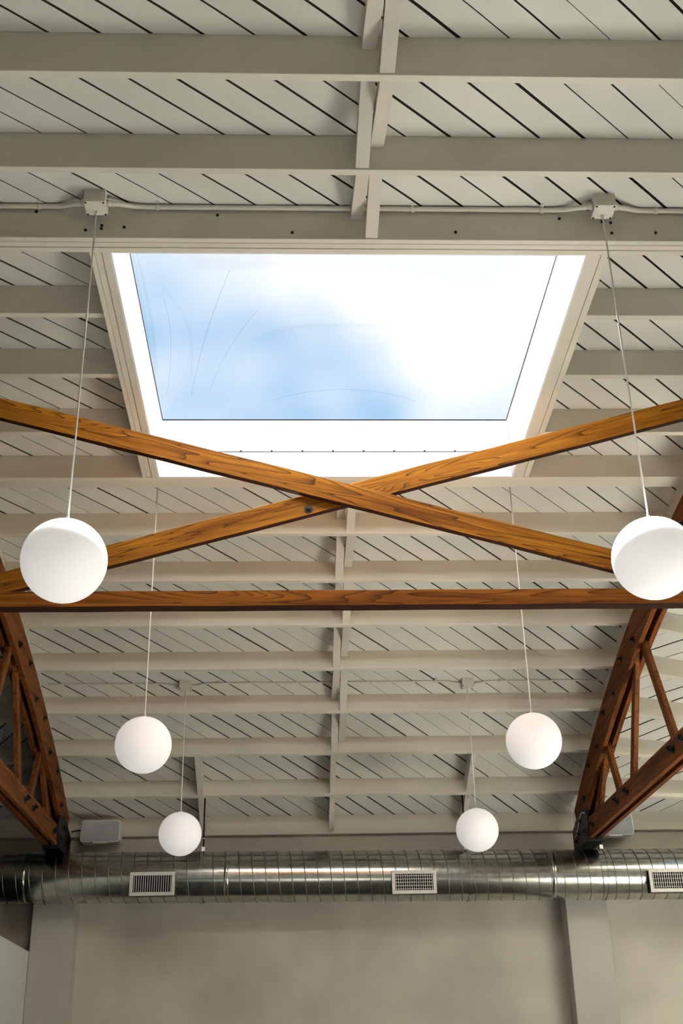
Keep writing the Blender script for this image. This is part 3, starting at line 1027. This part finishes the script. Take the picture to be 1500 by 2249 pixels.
# hangers: black rods and straps
for x, zt_ in ((-0.845, 2.53), (1.57, 2.53), (-2.26, 2.10), (2.83, 2.10), (4.9, 2.30), (-4.5, 2.30)):
    zb = zd(x) + RD
    dk(MB().tube([(x, YD, zt_ + CZ + .02), (x, YD, zb + .01)], .0075, 8), 'hanger_rod', 'black')
    dk(MB().tube([(x, YD, zb + .13 if zt_ > 2.2 else zb + .03), (x, YD, zb + (.115 if zt_ > 2.2 else .018))], .014, 6), 'nut', 'steel')
    st = MB()
    for i in range(41):
        an = 2 * math.pi * i / 40
        for dx in (-.014, .014):
            st.v.append((x + dx, YD + (RD + .007) * math.cos(an), zd(x) + (RD + .007) * math.sin(an)))
        if i:
            q = len(st.v) - 4
            st.f.append((q, q + 1, q + 3, q + 2))
    dk(st, 'hanger_strap', 'duct')
    dk(MB().box(x - .018, x + .018, YD - .02, YD + .02, zb + .004, zb + .045), 'hanger_clip', 'steel', False, .003)

def register(x, label, bars):
    W2, Hh = .199, .101
    z = zd(x) - .098
    e = empty('air_register', (x, 10.84, z), label, 'vent', 'white air registers on the duct')
    fr = .030
    for nm, b_ in (('frame_rail', (-W2, W2, Hh - fr, Hh)), ('frame_rail', (-W2, W2, -Hh, -Hh + fr)), ('frame_stile', (-W2, -W2 + fr, -Hh + fr, Hh - fr)), ('frame_stile', (W2 - fr, W2, -Hh + fr, Hh - fr))):
        MB().box(b_[0], b_[1], 0, .014, b_[2], b_[3]).build(nm, 'white', e, bevel=.003)
    # collar down to the duct
    mb = MB()
    w, h_ = W2 - .012, Hh - .012
    for (x0, x1, z0, z1) in ((-w, w, h_ - .004, h_), (-w, w, -h_, -h_ + .004), (-w, -w + .004, -h_, h_), (w - .004, w, -h_, h_)):
        mb.box(x0, x1, .014, .16, z0, z1)
    mb.build('collar', 'black', e)
    MB().box(-w + .004, w - .004, .030, .034, -h_ + .004, h_ - .004).build('shade_sheet', 'dark', e)  # black sheet put in for the shade inside the register
    nv = 17
    for i in range(nv):
        xx = -W2 + fr + (2 * W2 - 2 * fr) * (i + .5) / nv
        MB().hexa([(xx - .0022, .003, -Hh + fr), (xx + .0022, .003, -Hh + fr), (xx + .0022, .003, Hh - fr), (xx - .0022, .003, Hh - fr),
                   (xx - .0018, .014, -Hh + fr), (xx + .0026, .014, -Hh + fr), (xx + .0026, .014, Hh - fr), (xx - .0018, .014, Hh - fr)]).build('vane', 'white', e)
    for i in range(bars):
        zz = -Hh + fr + (2 * Hh - 2 * fr) * (i + .5) / bars
        MB().box(-W2 + fr, W2 - fr, .016, .022, zz - .0022, zz + .0022).build('cross_vane', 'white', e)
    for sx in (-1, 1):
        MB().tube([(sx * (W2 - .015), 0, 0), (sx * (W2 - .015), -.003, 0)], .005, 10).build('screw', 'steel', e)
    return e
register(-1.266, 'white air register on the duct below the left small globe', 0)
register(1.054, 'white air register with a grid of vanes below the right small globe', 5)
register(3.368, 'white air register on the duct at the right picture edge', 4)

# ------------------------------------------------------------------ speakers on the ledger
def speaker(x, label):
    z, y = 2.310 + CZ, 11.40
    e = empty('wall_speaker', (x, y, z - .1), label, 'speaker', 'speaker boxes under the roof edge')
    def rr(w, h_, r, n=6):
        pts = []
        for cx_, cz_, a0_ in ((w - r, h_ - r, 0), (-w + r, h_ - r, 90), (-w + r, -h_ + r, 180), (w - r, -h_ + r, 270)):
            for i in range(n + 1):
                an = math.radians(a0_ + 90 * i / n)
                pts.append((cx_ + r * math.cos(an), cz_ + r * math.sin(an)))
        return pts
    def slab(w, h_, r, y0_, y1_, name, m, bv=0):
        P = rr(w, h_, r); n = len(P); mb_ = MB()
        mb_.v += [(p[0], y0_, p[1] + .1) for p in P] + [(p[0], y1_, p[1] + .1) for p in P]
        mb_.f += [tuple(range(n)), tuple(reversed(range(n, 2 * n)))]
        mb_.f += [(j, (j + 1) % n, n + (j + 1) % n, n + j) for j in range(n)]
        return mb_.build(name, m, e, bevel=bv)
    slab(.186, .102, .028, -.05, .10, 'case', 'speaker', .006)
    slab(.176, .092, .024, -.056, -.0495, 'grille', 'grille', .002)
    MB().box(-.06, .07, -.05, .02, -.012, -.001).build('bottom_tab', 'speaker', e, bevel=.003)
    MB().box(-.05, .05, .10, .20, .05, .15).build('bracket', 'black', e)
    mbw = MB().tube([(-.19, .06, .13), (-.25, .09, .135), (-.30, .12, .13)], .006, 8)
    mbw.build('cable', 'black', e, True)
    return e
speaker(-1.835, 'grey rounded speaker box mounted beside the foot of the left truss')
speaker(3.045, 'pale rounded speaker box half hidden behind the right truss foot')
